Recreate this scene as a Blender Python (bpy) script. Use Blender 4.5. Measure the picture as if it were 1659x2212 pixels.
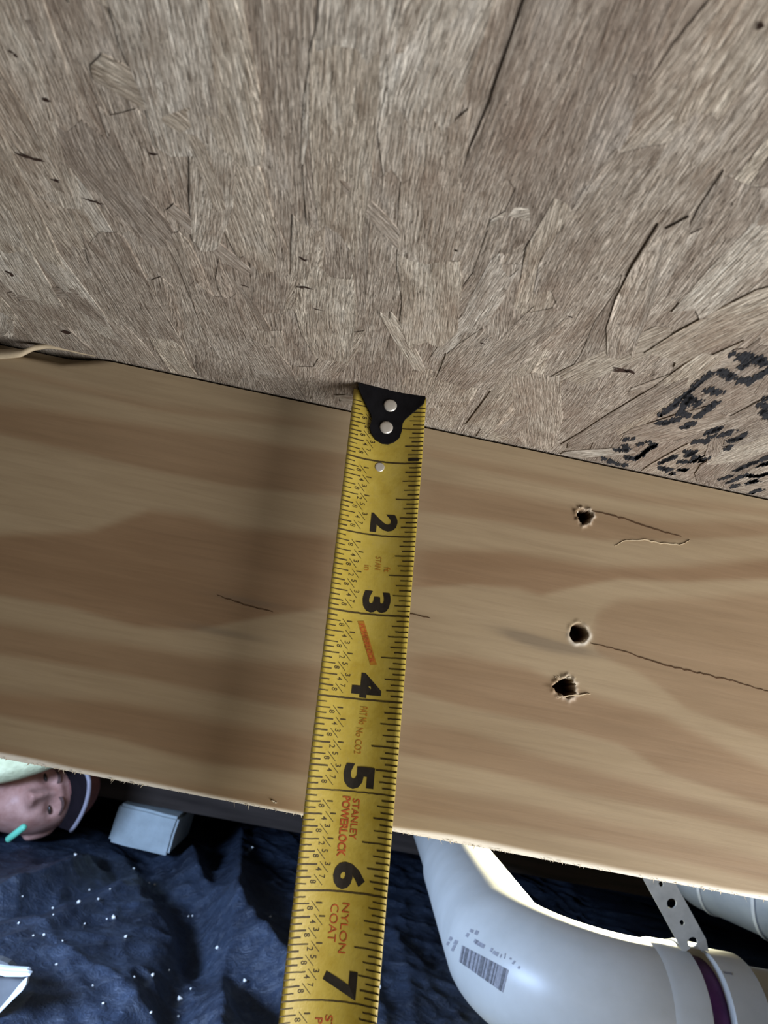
import bpy, bmesh, math, random
import numpy as np
from mathutils import Vector, Matrix, noise
from mathutils.bvhtree import BVHTree

for o in list(bpy.data.objects):
    bpy.data.objects.remove(o)
scene = bpy.context.scene
COL = scene.collection
R = math.radians
random.seed(7)
rng = np.random.default_rng(7)

# ------------------------------------------------------------------ camera
# world: underside of the subfloor is z = 0, the near face of the joist is y = 0
YAW, PITCH, ROLL, FPX = 0.04230846, 0.275702, 0.190671, 1431.5
W, H = 1659, 2212
CAM = np.array([0.0, -0.230865, -0.10092])
_F = np.array([math.sin(YAW)*math.cos(PITCH), math.cos(YAW)*math.cos(PITCH), math.sin(PITCH)])
_R0 = np.cross(_F, [0, 0, 1]); _R0 /= np.linalg.norm(_R0)
_U0 = np.cross(_R0, _F)
_R = _R0*math.cos(ROLL) + _U0*math.sin(ROLL)
_U = -_R0*math.sin(ROLL) + _U0*math.cos(ROLL)
cd = bpy.data.cameras.new('camera')
cam = bpy.data.objects.new('camera', cd)
COL.objects.link(cam)
cam.matrix_world = Matrix(((_R[0], _U[0], -_F[0], CAM[0]), (_R[1], _U[1], -_F[1], CAM[1]),
                           (_R[2], _U[2], -_F[2], CAM[2]), (0, 0, 0, 1)))
cd.sensor_fit = 'VERTICAL'
cd.sensor_height = 36.0
cd.sensor_width = 27.0
cd.lens = FPX/H*36.0
cd.clip_start = 0.005
cd.clip_end = 50
cd.dof.use_dof = True
cd.dof.focus_distance = 0.25
cd.dof.aperture_fstop = 26.0
scene.camera = cam

def ray(x, y):
    return _F + _R*(x-W/2)/FPX + _U*(H/2-y)/FPX
def onz(x, y, z):            # where a sight line meets a level plane
    d = ray(x, y); return CAM + d*(z-CAM[2])/d[2]
def ony(x, y, Y):            # where a sight line meets an upright plane
    d = ray(x, y); return CAM + d*(Y-CAM[1])/d[1]

# ------------------------------------------------------------------ world, lights, exposure
world = bpy.data.worlds.new('world'); scene.world = world
world.use_nodes = True
world.node_tree.nodes['Background'].inputs[0].default_value = (0.55, 0.7, 1.0, 1)
world.node_tree.nodes['Background'].inputs[1].default_value = 0.01
scene.view_settings.view_transform = 'Standard'
scene.view_settings.look = 'None'
scene.view_settings.exposure = 0.0
scene.view_settings.gamma = 1.0
scene.view_settings.use_curve_mapping = False

def area(name, loc, target, size, energy, color, spread=180):
    l = bpy.data.lights.new(name, 'AREA')
    l.shape = 'RECTANGLE'; l.size, l.size_y = size
    l.energy = energy; l.color = color; l.spread = R(spread)
    o = bpy.data.objects.new(name, l); COL.objects.link(o)
    o.location = loc
    o.rotation_euler = (Vector(target)-Vector(loc)).to_track_quat('-Z', 'Y').to_euler()
    return o
# light coming in through the crawl space hatch, low on the right
area('hatch_light', (0.43, -0.245, -0.345), (0.06, -0.04, -0.02), (0.32, 0.26), 2.15, (1.0, 0.965, 0.92), 116)
# cool daylight from a vent low on the left, running along the ground beyond the joist
area('vent_light', (-0.58, 0.09, -0.17), (0.0, 0.90, -0.45), (0.34, 0.14), 9.5, (0.47, 0.65, 1.0), 110)
# the other worker's lamp beyond the joist, on the right
area('work_light', (0.62, 1.05, -0.12), (0.26, 0.58, -0.27), (0.04, 0.04), 6.5, (1.0, 0.93, 0.62), 36)

# ------------------------------------------------------------------ helpers
def mesh_obj(name, verts, faces, mat=None, parent=None, smooth=False, uv=None, attrs=None):
    me = bpy.data.meshes.new(name)
    me.from_pydata([tuple(map(float, v)) for v in verts], [], faces)
    if uv is not None:
        l = me.uv_layers.new(name='UVMap')
        idx = np.empty(len(me.loops), dtype=np.int32); me.loops.foreach_get('vertex_index', idx)
        l.data.foreach_set('uv', np.asarray(uv, dtype=np.float32)[idx].ravel())
    if attrs:
        for k, v in attrs.items():
            a = me.attributes.new(k, 'FLOAT', 'POINT')
            a.data.foreach_set('value', np.asarray(v, dtype=np.float32))
    if smooth:
        me.polygons.foreach_set('use_smooth', [True]*len(me.polygons))
    me.update()
    o = bpy.data.objects.new(name, me); COL.objects.link(o)
    if mat: me.materials.append(mat)
    if parent: o.parent = parent
    return o
def empty(name, loc=(0, 0, 0)):
    o = bpy.data.objects.new(name, None); COL.objects.link(o); o.location = loc
    o.empty_display_size = 0.02
    return o
def put(o, parent):            # parent an object built in world coordinates
    o.parent = parent
    o.matrix_parent_inverse = Matrix.Translation(parent.location).inverted()
    return o
def tag(o, label=None, cat=None, group=None, kind=None):
    if label: o['label'] = label
    if cat: o['category'] = cat
    if group: o['group'] = group
    if kind: o['kind'] = kind
    return o
def grid_faces(nu, nv, closed_u=False):
    f = []
    for i in range(nu if closed_u else nu-1):
        for j in range(nv-1):
            a = i*nv+j; b = ((i+1) % nu)*nv+j
            f.append((a, b, b+1, a+1))
    return f
def box(x0, x1, y0, y1, z0, z1):
    v = [(x0, y0, z0), (x1, y0, z0), (x1, y1, z0), (x0, y1, z0), (x0, y0, z1), (x1, y0, z1), (x1, y1, z1), (x0, y1, z1)]
    f = [(0, 3, 2, 1), (4, 5, 6, 7), (0, 1, 5, 4), (1, 2, 6, 5), (2, 3, 7, 6), (3, 0, 4, 7)]
    return v, f
def sweep(path, radii, n=40, cap=True, arc=None):
    """tube along a 3-D path; one radius per point"""
    P = [Vector(p) for p in path]; v = []; f = []
    t = (P[1]-P[0]).normalized()
    a = t.orthogonal().normalized() if abs(t.z) > 0.9 else Vector((0, 0, 1)).cross(t).normalized()
    for i, p in enumerate(P):
        t2 = (P[min(i+1, len(P)-1)]-P[max(i-1, 0)]).normalized()
        a = (a-t2*a.dot(t2)).normalized(); b = t2.cross(a)
        for k in range(n):
            th = 2*math.pi*k/n
            v.append(p+(a*math.cos(th)+b*math.sin(th))*radii[i])
    m = len(P)
    for i in range(m-1):
        for k in range(n):
            f.append((i*n+k, i*n+(k+1) % n, (i+1)*n+(k+1) % n, (i+1)*n+k))
    if cap:
        f.append(tuple(range(n-1, -1, -1))); f.append(tuple((m-1)*n+k for k in range(n)))
    return v, f
def auto_smooth(o, ang=35):
    me = o.data
    me.polygons.foreach_set('use_smooth', [True]*len(me.polygons))
    bm = bmesh.new(); bm.from_mesh(me)
    for e in bm.edges:
        if len(e.link_faces) == 2 and e.calc_face_angle(0) > R(ang): e.smooth = False
    bm.to_mesh(me); bm.free()
def fbm(x, y, z=0.0, octv=4):
    return noise.fractal(Vector((x, y, z)), 1.0, 2.0, octv)

# material builder -----------------------------------------------------------
class Mat:
    def __init__(s, name, rough=0.6, spec=0.3):
        s.m = bpy.data.materials.new(name); s.m.use_nodes = True
        s.t = s.m.node_tree; s.n = s.t.nodes; s.b = s.n['Principled BSDF']
        s.b.inputs['Roughness'].default_value = rough
        s.b.inputs['Specular IOR Level'].default_value = spec
    def add(s, typ, **kw):
        n = s.n.new(typ)
        for k, v in kw.items():
            if k.startswith('_'): setattr(n, k[1:], v)
        return n
    def link(s, a, b): s.t.links.new(a, b)
    def col(s, c): s.b.inputs['Base Color'].default_value = (*c, 1); return s
    def coord(s, kind='Object', scale=(1, 1, 1), rot=(0, 0, 0)):
        tc = s.add('ShaderNodeTexCoord'); mp = s.add('ShaderNodeMapping')
        mp.inputs['Scale'].default_value = scale; mp.inputs['Rotation'].default_value = rot
        s.link(tc.outputs[kind], mp.inputs['Vector']); return mp.outputs[0]
    def noise(s, vec, scale, detail=6, rough=0.6, dist=0.0):
        n = s.add('ShaderNodeTexNoise')
        n.inputs['Scale'].default_value = scale; n.inputs['Detail'].default_value = detail
        n.inputs['Roughness'].default_value = rough; n.inputs['Distortion'].default_value = dist
        s.link(vec, n.inputs['Vector']); return n.outputs['Fac']
    def ramp(s, fac, stops):
        r = s.add('ShaderNodeValToRGB'); e = r.color_ramp.elements
        while len(e) < len(stops): e.new(0.5)
        for i, (p, c) in enumerate(stops):
            e[i].position = p; e[i].color = (*c, 1) if len(c) == 3 else c
        s.link(fac, r.inputs[0]); return r.outputs[0]
    def mix(s, fac, a, b, mode='MIX'):
        n = s.add('ShaderNodeMix', _data_type='RGBA', _blend_type=mode)
        for sock, v in ((n.inputs[0], fac), (n.inputs[6], a), (n.inputs[7], b)):
            if isinstance(v, (int, float)): sock.default_value = v
            elif isinstance(v, tuple): sock.default_value = (*v, 1) if len(v) == 3 else v
            else: s.link(v, sock)
        return n.outputs[2]
    def math(s, op, a, b=0.0, clamp=False):
        n = s.add('ShaderNodeMath', _operation=op, _use_clamp=clamp)
        for sock, v in ((n.inputs[0], a), (n.inputs[1], b)):
            if isinstance(v, (int, float)): sock.default_value = v
            else: s.link(v, sock)
        return n.outputs[0]
    def attr(s, name): return s.add('ShaderNodeAttribute', _attribute_name=name).outputs['Fac']
    def base(s, c): s.link(c, s.b.inputs['Base Color']); return s
    def rough(s, c): s.link(c, s.b.inputs['Roughness']); return s
    def bump(s, h, dist, strength=1.0):
        n = s.add('ShaderNodeBump'); n.inputs['Distance'].default_value = dist
        n.inputs['Strength'].default_value = strength
        s.link(h, n.inputs['Height']); s.link(n.outputs[0], s.b.inputs['Normal']); return s
def plain(name, c, rough=0.5, spec=0.3, var=0.12, scale=60, bump=0.0):
    """a colour with a little procedural mottling"""
    m = Mat(name, rough, spec); v = m.coord('Object'); f = m.noise(v, scale)
    lo = tuple(x*(1-var) for x in c); hi = tuple(min(1, x*(1+var)) for x in c)
    m.base(m.ramp(f, [(0.3, lo), (0.7, hi)]))
    if bump: m.bump(f, bump)
    return m.m

def osb_material():
    m = Mat('strand_board', 0.8, 0.15)
    uv = m.coord('UV', (1, 1, 1))
    def stretched(su, sv, det=5, ro=0.62, dist=0.0):
        mp = m.add('ShaderNodeMapping'); mp.inputs['Scale'].default_value = (su, sv, 1)
        m.link(uv, mp.inputs['Vector']); return m.noise(mp.outputs[0], 1.0, det, ro, dist)
    fib = stretched(110, 1500, 5, 0.65, 0.5)
    fib2 = stretched(330, 3600, 3, 0.6, 0.3)
    pat = stretched(45, 110, 5, 0.65, 0.6)
    big = m.noise(m.coord('Object'), 14, 4, 0.6)
    pit = stretched(260, 1900, 4, 0.7, 0.8)
    c = m.ramp(fib, [(0.30, (0.22, 0.185, 0.15)), (0.45, (0.46, 0.41, 0.352)), (0.57, (0.60, 0.55, 0.485)), (0.72, (0.82, 0.78, 0.70))])
    c2 = m.ramp(fib2, [(0.32, (0.36, 0.33, 0.30)), (0.52, (1, 1, 1)), (0.70, (1.5, 1.5, 1.5))])
    c = m.mix(0.85, c, c2, 'MULTIPLY')
    c = m.mix(m.ramp(pat, [(0.34, (0.55, 0.55, 0.55)), (0.52, (0, 0, 0))]), c, (0.23, 0.175, 0.135))
    c = m.mix(m.ramp(pat, [(0.56, (0, 0, 0)), (0.74, (0.5, 0.5, 0.5))]), c, (0.74, 0.72, 0.68))
    c = m.mix(m.ramp(big, [(0.45, (0, 0, 0)), (0.72, (0.5, 0.5, 0.5))]), c, (0.36, 0.27, 0.215))
    c = m.mix(m.ramp(pit, [(0.30, (0.85, 0.85, 0.85)), (0.41, (0, 0, 0))]), c, (0.085, 0.062, 0.048))
    rn = m.attr('rnd')
    c = m.mix(1.0, c, m.ramp(rn, [(0.0, (0.68, 0.66, 0.66)), (0.4, (0.93, 0.92, 0.92)), (0.75, (1.05, 1.05, 1.03)), (1.0, (1.14, 1.19, 1.24))]), 'MULTIPLY')
    m.base(c)
    h = m.math('ADD', m.math('MULTIPLY', fib, 0.7), m.math('ADD', m.math('MULTIPLY', fib2, 0.35), m.math('MULTIPLY', pat, 0.6)))
    h = m.math('ADD', h, m.math('MULTIPLY', m.math('MINIMUM', pit, 0.42), 1.1))
    m.bump(h, 0.0017, 1.0)
    return m.m
M_OSB = osb_material()
M_INK = plain('stamp_ink', (0.018, 0.021, 0.028), 0.7, 0.2, 0.4, 900)
M_BARK = plain('bark', (0.035, 0.022, 0.018), 0.85, 0.1, 0.4, 500)

# ------------------------------------------------------------------ the setting
GZ = -0.45
M_DIRT = plain('dirt', (0.035, 0.028, 0.022), 0.95, 0.1, 0.4, 12, 0.01)
M_FOUND = plain('foundation', (0.06, 0.06, 0.062), 0.95, 0.1, 0.3, 8, 0.004)
tag(mesh_obj('floor', *box(-1.9, 1.9, -1.9, 3.3, GZ-0.12, GZ-0.075), M_DIRT), 'bare dirt ground beneath the black plastic sheet', 'floor', kind='structure')
tag(mesh_obj('wall_back', *box(-2.0, 2.0, 3.3, 3.4, GZ-0.12, 0.0), M_FOUND), 'dark foundation wall at the far end of the crawl space', 'wall', kind='structure')
tag(mesh_obj('wall_left', *box(-2.0, -1.9, -1.9, 3.3, GZ-0.12, 0.0), M_FOUND), 'dark foundation wall on the left of the crawl space', 'wall', kind='structure')
tag(mesh_obj('wall_right', *box(1.9, 2.0, -1.9, 3.3, GZ-0.12, 0.0), M_FOUND), 'dark foundation wall on the right of the crawl space', 'wall', kind='structure')

# subfloor panel with strands -------------------------------------------------
v, f = box(-2.0, 2.0, -1.9, 3.4, 0.0009, 0.02)
ceiling = mesh_obj('ceiling', v, f, M_OSB, uv=[(p[1], p[0]) for p in v], attrs={'rnd': [0.35]*8})
tag(ceiling, 'weathered grey-brown strand board subfloor overhead, stamped with black ink', 'subfloor', kind='structure')
strand_v, strand_f = [], []            # gathered for the ink to lie on
def strand(cx, cy, ang, L, Wd, z, rnd, bow):
    ca, sa = math.cos(ang), math.sin(ang)
    n = 5; out = []
    def rag(s): return s*L/2 + random.uniform(-0.10, 0.06)*L*s
    taper0, taper1 = random.uniform(0.55, 1.0), random.uniform(0.55, 1.0)
    for k in range(n):                 # one long side
        t = k/(n-1); out.append(((t-0.5)*L*0.96, Wd/2*(1+random.uniform(-.12, .12))*(taper0 if k == 0 else taper1 if k == n-1 else 1)))
    for k in range(3): out.append((rag(1), Wd*(0.3-0.3*k)))
    for k in range(n):
        t = 1-k/(n-1); out.append(((t-0.5)*L*0.96, -Wd/2*(1+random.uniform(-.12, .12))*(taper1 if k == 0 else taper0 if k == n-1 else 1)))
    for k in range(3): out.append((rag(-1), Wd*(-0.3+0.3*k)))
    lo, hi, uv = [], [], []
    ou, ov = random.uniform(0, 9), random.uniform(0, 9)
    for (a, b) in out:
        b2 = b + bow*(a/L)**2*4
        x = cx + b2*ca + a*sa
        y = cy - b2*sa + a*ca
        y = min(y, -0.0006)
        zz = z + 0.00008*math.sin(a*60+ou)
        lo.append((x, y, zz)); hi.append((x, y, 0.0010)); uv.append((a+ou, b+ov))
    m = len(out)
    faces = [tuple(range(m))] + [(i, (i+m), (i+1) % m+m, (i+1) % m) for i in range(m)]
    o = mesh_obj('wood_strand', lo+hi, faces, M_OSB, ceiling, uv=uv+uv, attrs={'rnd': [rnd]*(2*m)})
    k = len(strand_v); strand_v.extend(lo); strand_f.append(tuple(range(k, k+m)))
cells = []
nx, ny = 25, 12
for i in range(nx):
    for j in range(ny):
        cells.append((-0.235+(i+0.5)*0.47/nx, -0.262+(j+0.5)*0.262/ny))
random.shuffle(cells)
for k, (cx, cy) in enumerate(cells[:300]):
    near = cy > -0.09
    odd = random.random() < (0.34 if near else 0.12)
    ang = random.gauss(0, R(9)) if not odd else random.uniform(-R(75), R(75))
    L = random.uniform(0.034, 0.070) if not odd else random.uniform(0.016, 0.036)
    strand(cx+random.uniform(-.008, .008), cy+random.uniform(-.008, .008), ang, L, random.uniform(0.007, 0.017) if not odd else random.uniform(0.004, 0.010),
           0.0008-0.00025*(k/300.0)-random.uniform(0, 0.00012), random.random(), random.gauss(0, 0.0015))
BVH = BVHTree.FromPolygons([Vector(p) for p in strand_v], strand_f)
def on_panel(x, y, lift=0.00012):
    h = BVH.ray_cast(Vector((x, y, -0.05)), Vector((0, 0, 1)))
    return (h[0].z if h[0] is not None else 0.0009) - lift
def slivers(name, items, mat, kind=None, label=None):
    """small lens-shaped flecks lying on the underside of the panel"""
    V, Fc = [], []
    for (x, y, ang, L, w) in items:
        k = len(V); pts = [(-.5, 0), (-.22, .42), (.15, .5), (.5, .05), (.2, -.45), (-.25, -.5)]
        for a, b in pts:
            a *= L*random.uniform(.8, 1.2); b *= w*random.uniform(.7, 1.3)
            px, py = x+b*math.cos(ang)+a*math.sin(ang), y-b*math.sin(ang)+a*math.cos(ang)
            py = min(py, -0.0004)
            V.append((px, py, on_panel(px, py)))
        Fc.append(tuple(range(k, k+6)))
    o = mesh_obj(name, V, Fc, mat, ceiling)
    if kind: o['kind'] = kind
    if label: o['label'] = label
    return o
def zx(p): return (1290+.2224*p[0], 740+.2224*p[1])
STROKES = [
 [(600,740),(720,640),(880,510),(1000,400),(1160,280)], [(1160,280),(1290,350),(1400,390),(1480,400),(1600,330),(1690,270)],
 [(1310,120),(1420,150),(1500,170),(1400,260)], [(1500,160),(1580,200),(1680,230)], [(1040,480),(1110,500),(1200,520),(1250,550),(1100,640),(960,740)],
 [(860,540),(930,570),(1000,600),(930,640)], [(880,570),(800,700),(900,730)], [(570,790),(680,790),(800,760)], [(720,860),(860,830),(950,770)],
 [(230,990),(290,955),(390,940)], [(230,990),(300,1060),(180,1050)], [(300,1060),(250,1120),(380,1150),(470,1080),(560,1020),(510,980)],
 [(390,1010),(450,990)], [(50,1140),(150,1180),(290,1215)], [(1050,900),(1150,860),(1260,820)], [(1110,930),(1200,920),(1320,880)],
 [(1250,970),(1380,950),(1440,900)], [(900,990),(1000,970),(1100,980)], [(820,1070),(950,1080),(870,1110),(1000,1140),(900,1180),(770,1170)],
 [(1000,1170),(1150,1100),(1300,1020)], [(600,1190),(750,1120)], [(600,1230),(760,1250),(870,1260)], [(740,1300),(640,1240)],
 [(1570,610),(1660,640),(1760,640)], [(1600,680),(1680,740),(1760,700)], [(1640,560),(1740,540)], [(1350,1260),(1450,1210),(1600,1150),(1700,1120)],
 [(1180,1340),(1300,1310)], [(1260,1370),(1340,1350),(1420,1310),(1560,1320),(1690,1290)], [(1300,1420),(1450,1390),(1560,1360)],
 [(1470,1500),(1620,1420),(1700,1390)], [(1540,1220),(1690,1190)]]
items = []
for s in STROKES:
    q = [onz(*zx(p), 0.0)[:2] for p in s]
    for a, b in zip(q[:-1], q[1:]):
        n = max(4, int(np.linalg.norm(b-a)/0.00013))
        for k in range(n):
            p = a+(b-a)*(k+random.random())/n
            if fbm(p[0]*420, p[1]*90, 3.0, 3) < -0.22: continue
            items.append((p[0]+random.gauss(0, .00042), p[1]+random.gauss(0, .0006), random.gauss(0.18, .12), random.uniform(.0012, .0046), random.uniform(.0003, .0010)))
slivers('ink_stamp', items, M_INK, label='broken black stamped letters')
items = []
for (x, y, L, w, n) in [(98,220,22,14,3),(56,343,40,12,4),(120,395,20,8,3),(190,437,46,7,4),(142,722,26,14,3),(330,340,30,8,3),(1340,805,46,16,6),(1645,62,26,18,4),
                     (520,620,22,6,2),(660,565,26,8,3),(660,625,40,8,3),(985,548,16,10,2),(1230,690,20,6,2),(1045,745,20,5,2),(700,675,46,3,2),(30,120,16,14,2),(18,590,12,20,2)]:
    p = onz(x, y, 0)[:2]; q = onz(x+1, y, 0)[:2]; mm = np.linalg.norm(q-p)
    for k in range(n):
        items.append((p[0]+random.gauss(0, L*mm*.2), p[1]+random.gauss(0, w*mm*.2), math.pi/2+random.gauss(-.1, .25), L*mm*random.uniform(.4, .8), w*mm*random.uniform(.3, .7)))
slivers('bark_fleck', items, M_BARK, label='dark bark flecks')

# ------------------------------------------------------------------ the joist
JH = 0.1397
def bd(p): q = ony(p[0], p[1], 0.0); return (q[0], q[2])
BANDS = [  # (upper edge, lower edge, weight) of the dark late-wood bands, in photo pixels, turned into board coordinates
 ([(-200,760),(0,790),(350,868),(700,912)], [(-200,775),(0,806),(350,886),(700,930)], .55),
 ([(-200,850),(0,875),(300,915),(745,980)], [(-200,900),(0,935),(250,995),(500,1050),(735,1075)], .8),
 ([(-200,1165),(0,1157),(200,1147),(323,1107),(422,1117),(500,1142),(735,1157)], [(-200,1255),(0,1286),(150,1311),(300,1351),(420,1361),(600,1326),(705,1316)], 1.0),
 ([(-200,1310),(0,1346),(200,1380),(400,1415),(695,1445)], [(-200,1390),(0,1420),(200,1455),(400,1490),(690,1535)], .8),
 ([(-200,1465),(0,1495),(250,1520),(450,1555),(680,1590)], [(-200,1520),(0,1550),(250,1590),(450,1645),(670,1674)], .9),
 ([(-200,1575),(0,1610),(300,1674),(660,1719)], [(-200,1610),(0,1640),(300,1702),(660,1750)], .7),
 ([(905,962),(1143,1016),(1338,1056),(1659,1095),(1850,1120)], [(905,985),(1143,1040),(1338,1080),(1659,1112),(1850,1140)], .5),
 ([(904,1032),(1094,1066),(1240,1100),(1435,1125),(1659,1129),(1850,1130)], [(894,1105),(1094,1129),(1289,1163),(1435,1168),(1659,1158),(1850,1160)], .7),
 ([(889,1188),(1094,1193),(1289,1222),(1484,1222),(1659,1212),(1850,1200)], [(884,1271),(948,1266),(1021,1261),(1118,1271),(1167,1285),(1240,1271),(1338,1251),(1484,1256),(1659,1251),(1850,1250)], .95),
 ([(1270,1370),(1289,1319),(1338,1300),(1484,1290),(1659,1285),(1850,1280)], [(1270,1372),(1289,1412),(1386,1461),(1484,1534),(1582,1568),(1659,1597),(1850,1660)], .6),
 ([(874,1412),(996,1412),(1143,1441),(1191,1466),(1289,1505),(1435,1549),(1659,1661),(1850,1740)], [(865,1495),(996,1529),(1191,1568),(1338,1607),(1435,1666),(1659,1739),(1850,1790)], .8),
 ([(860,1553),(996,1578),(1143,1622),(1338,1680),(1659,1778),(1850,1830)], [(855,1631),(1045,1661),(1240,1710),(1659,1802),(1850,1850)], .75),
 ([(855,1690),(1143,1739),(1338,1778),(1659,1856),(1850,1890)], [(850,1758),(1143,1792),(1338,1830),(1659,1905),(1850,1935)], .65)]
HOLES = [(1262,1115,17,0), (1250,1368,20,1), (1220,1485,22,2)]
hq = [(bd((x, y)), r*0.000172, k) for x, y, r, k in HOLES]
def spaced(lo, hi, step, fine, centres, half):
    out = [lo]
    while out[-1] < hi:
        t = out[-1]; d = min(abs(t-c) for c in centres)
        out.append(t+(fine if d < half else step if -0.26 < t < 0.26 else 0.03))
    out[-1] = hi
    return np.array(out)
xs = spaced(-1.88, 1.88, 0.0016, 0.00038, [h[0][0] for h in hq], 0.0065)
zs = [-JH]
while zs[-1] < 0.0:
    t = zs[-1]; d = min(abs(t-h[0][1]) for h in hq)
    zs.append(t+(0.0004 if d < 0.006 or t < -JH+0.004 else 0.0011))
zs[-1] = 0.0; zs = np.array(zs)
X, Z = np.meshgrid(xs, zs, indexing='ij')
late = np.zeros_like(X)
nz = np.array([[fbm(x*14, z*70, 1.7, 3) for z in zs] for x in xs[::4]])
nz = np.stack([np.interp(xs, xs[::4], nz[:, j]) for j in range(len(zs))], axis=1)
for up, lo, wt in BANDS:
    u = np.array([bd(p) for p in up]); l = np.array([bd(p) for p in lo])
    zu = np.interp(xs, u[:, 0], u[:, 1])[:, None] + nz*0.0012; zl = np.interp(xs, l[:, 0], l[:, 1])[:, None] + nz*0.0012
    x0, x1 = min(u[0, 0], l[0, 0]), max(u[-1, 0], l[-1, 0])
    left = u[0, 0] < -0.12
    if left: fade = np.clip((x1+0.012-xs)/0.02, 0, 1)
    else: fade = np.clip((xs-x0+(0.012 if x0 < 0.05 else 0))/(0.02 if x0 < 0.05 else 0.004), 0, 1)
    a = np.clip((zu-Z)/0.0048+0.5, 0, 1); b = np.clip((Z-zl)/0.0026+0.5, 0, 1)
    late = np.maximum(late, a*a*(3-2*a)*b*b*(3-2*b)*wt*fade[:, None])
Y = np.zeros_like(X)
hole = np.zeros_like(X); fuzz_and_light = np.zeros_like(X)
# rounded, fibrous lower arris and the waney bit at the top left
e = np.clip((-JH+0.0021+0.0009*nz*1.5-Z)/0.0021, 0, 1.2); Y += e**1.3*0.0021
fuzz_and_light = np.clip(e*1.7, 0, 1)  # pale torn fibre on the arris, its lit look also put into the colour
Y += nz*0.00012
wane = np.clip((-0.098-xs)/0.02, 0, 1)[:, None]
wd = np.clip((Z+0.0052*wane+0.0001)/0.003, 0, 1)*wane; Y += wd*0.006
for (hx, hz), r, k in hq:
    dx, dz = X-hx, (Z-hz)*(1.0 if k != 2 else 1.15)
    th = np.arctan2(dz, dx); rr = np.hypot(dx, dz)
    jag = np.sin(th*3+2*k)*0.10+np.sin(th*7+2*k)*.05+np.sin(th*14)*(0.05 if k != 1 else 0.0)
    rad = r*(1+jag*(0.5 if k == 1 else 1.2))
    t = np.clip((rad-rr)/(r*0.45), 0, 1)
    Y += t*t*(3-2*t)*0.0085
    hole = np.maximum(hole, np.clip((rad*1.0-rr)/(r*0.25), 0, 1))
    rim = np.exp(-((rr-rad*1.12)/(r*0.22))**2)
    Y -= rim*(0.0005 if k != 1 else 0.0002)*(1+0.6*np.sin(th*7+k))
    fuzz_and_light = np.maximum(fuzz_and_light, rim*np.clip(0.45+0.5*np.sin(th+(-0.6 if k == 1 else 1.6)*1.0 + (math.pi if k == 1 else 0)), 0, 1)*(0.75 if k == 1 else 0.35))
sm = np.exp(-(((X-bd((1150, 1383))[0])/0.011)**2+((Z-bd((1150, 1383))[1]+0.10*(X-bd((1150, 1383))[0]))/0.0018)**2))
sm += 0.7*np.exp(-(((X-bd((1225, 1400))[0])/0.012)**2+((Z-bd((1225, 1400))[1])/0.0015)**2))
sm += 0.5*np.exp(-(((X-bd((540, 1300))[0])/0.012)**2+((Z-bd((540, 1300))[1])/0.001)**2)) + 0.5*np.exp(-(((X-bd((480, 1365))[0])/0.014)**2+((Z-bd((480, 1365))[1])/0.0012)**2))
def joist_material():
    m = Mat('pine_joist', 0.55, 0.28)
    v = m.coord('Object', (1, 1, 1))
    mp = m.add('ShaderNodeMapping'); mp.inputs['Scale'].default_value = (26, 26, 520); m.link(v, mp.inputs['Vector'])
    g1 = m.noise(mp.outputs[0], 1.0, 5, 0.62, 0.3)
    mp2 = m.add('ShaderNodeMapping'); mp2.inputs['Scale'].default_value = (9, 9, 60); m.link(v, mp2.inputs['Vector'])
    g2 = m.noise(mp2.outputs[0], 1.0, 4, 0.55, 0.2)
    light = m.ramp(g2, [(0.3, (0.295, 0.225, 0.142)), (0.7, (0.36, 0.285, 0.188))])
    dark = m.ramp(g2, [(0.3, (0.208, 0.133, 0.076)), (0.7, (0.270, 0.182, 0.110))])
    L = m.attr('late')
    L2 = m.math('ADD', L, m.math('MULTIPLY', m.math('SUBTRACT', g1, 0.5), 0.26), True)
    c = m.mix(L2, light, dark)
    c = m.mix(1.0, c, m.ramp(g1, [(0.25, (0.88, 0.86, 0.85)), (0.6, (1.04, 1.04, 1.04))]), 'MULTIPLY')
    c = m.mix(m.attr('smudge'), c, (0.13, 0.105, 0.08))
    c = m.mix(m.attr('fuzz_and_light'), c, (0.80, 0.77, 0.70))
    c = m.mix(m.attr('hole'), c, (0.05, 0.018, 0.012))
    m.base(c)
    m.bump(m.math('ADD', m.math('MULTIPLY', g1, 0.4), g2), 0.00025, 0.6)
    return m.m
M_PINE = joist_material()
nu, nv = X.shape
V = np.stack([X.ravel(), Y.ravel(), Z.ravel()], -1)
Fc = [(a, b, c, d) for (a, b, c, d) in grid_faces(nu, nv)]
kb = len(V)
back = [(-1.88, 0.038, -JH), (1.88, 0.038, -JH), (1.88, 0.038, 0), (-1.88, 0.038, 0)]
i00, i10, i11, i01 = 0, (nu-1)*nv, nu*nv-1, nv-1
Fc += [(kb+1, kb, kb+3, kb+2), tuple(i*nv for i in range(nu-1, -1, -1))+(kb, kb+1), tuple(i*nv+nv-1 for i in range(nu))+(kb+2, kb+3),
       tuple(range(0, nv))+(kb+3, kb), tuple(range(nu*nv-1, (nu-1)*nv-1, -1))+(kb+1, kb+2)]
pad = [0.0]*4
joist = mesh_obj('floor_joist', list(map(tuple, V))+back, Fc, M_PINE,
                 attrs={'late': list(late.ravel())+[.4]*4, 'hole': list(hole.ravel())+pad, 'fuzz_and_light': list(fuzz_and_light.ravel())+pad, 'smudge': list(np.clip(sm, 0, .55).ravel())+pad})
joist.data.polygons.foreach_set('use_smooth', [i < (nu-1)*(nv-1) for i in range(len(Fc))])
tag(joist, 'pale pine floor joist with three screw holes, behind the tape measure', 'joist')

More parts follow.
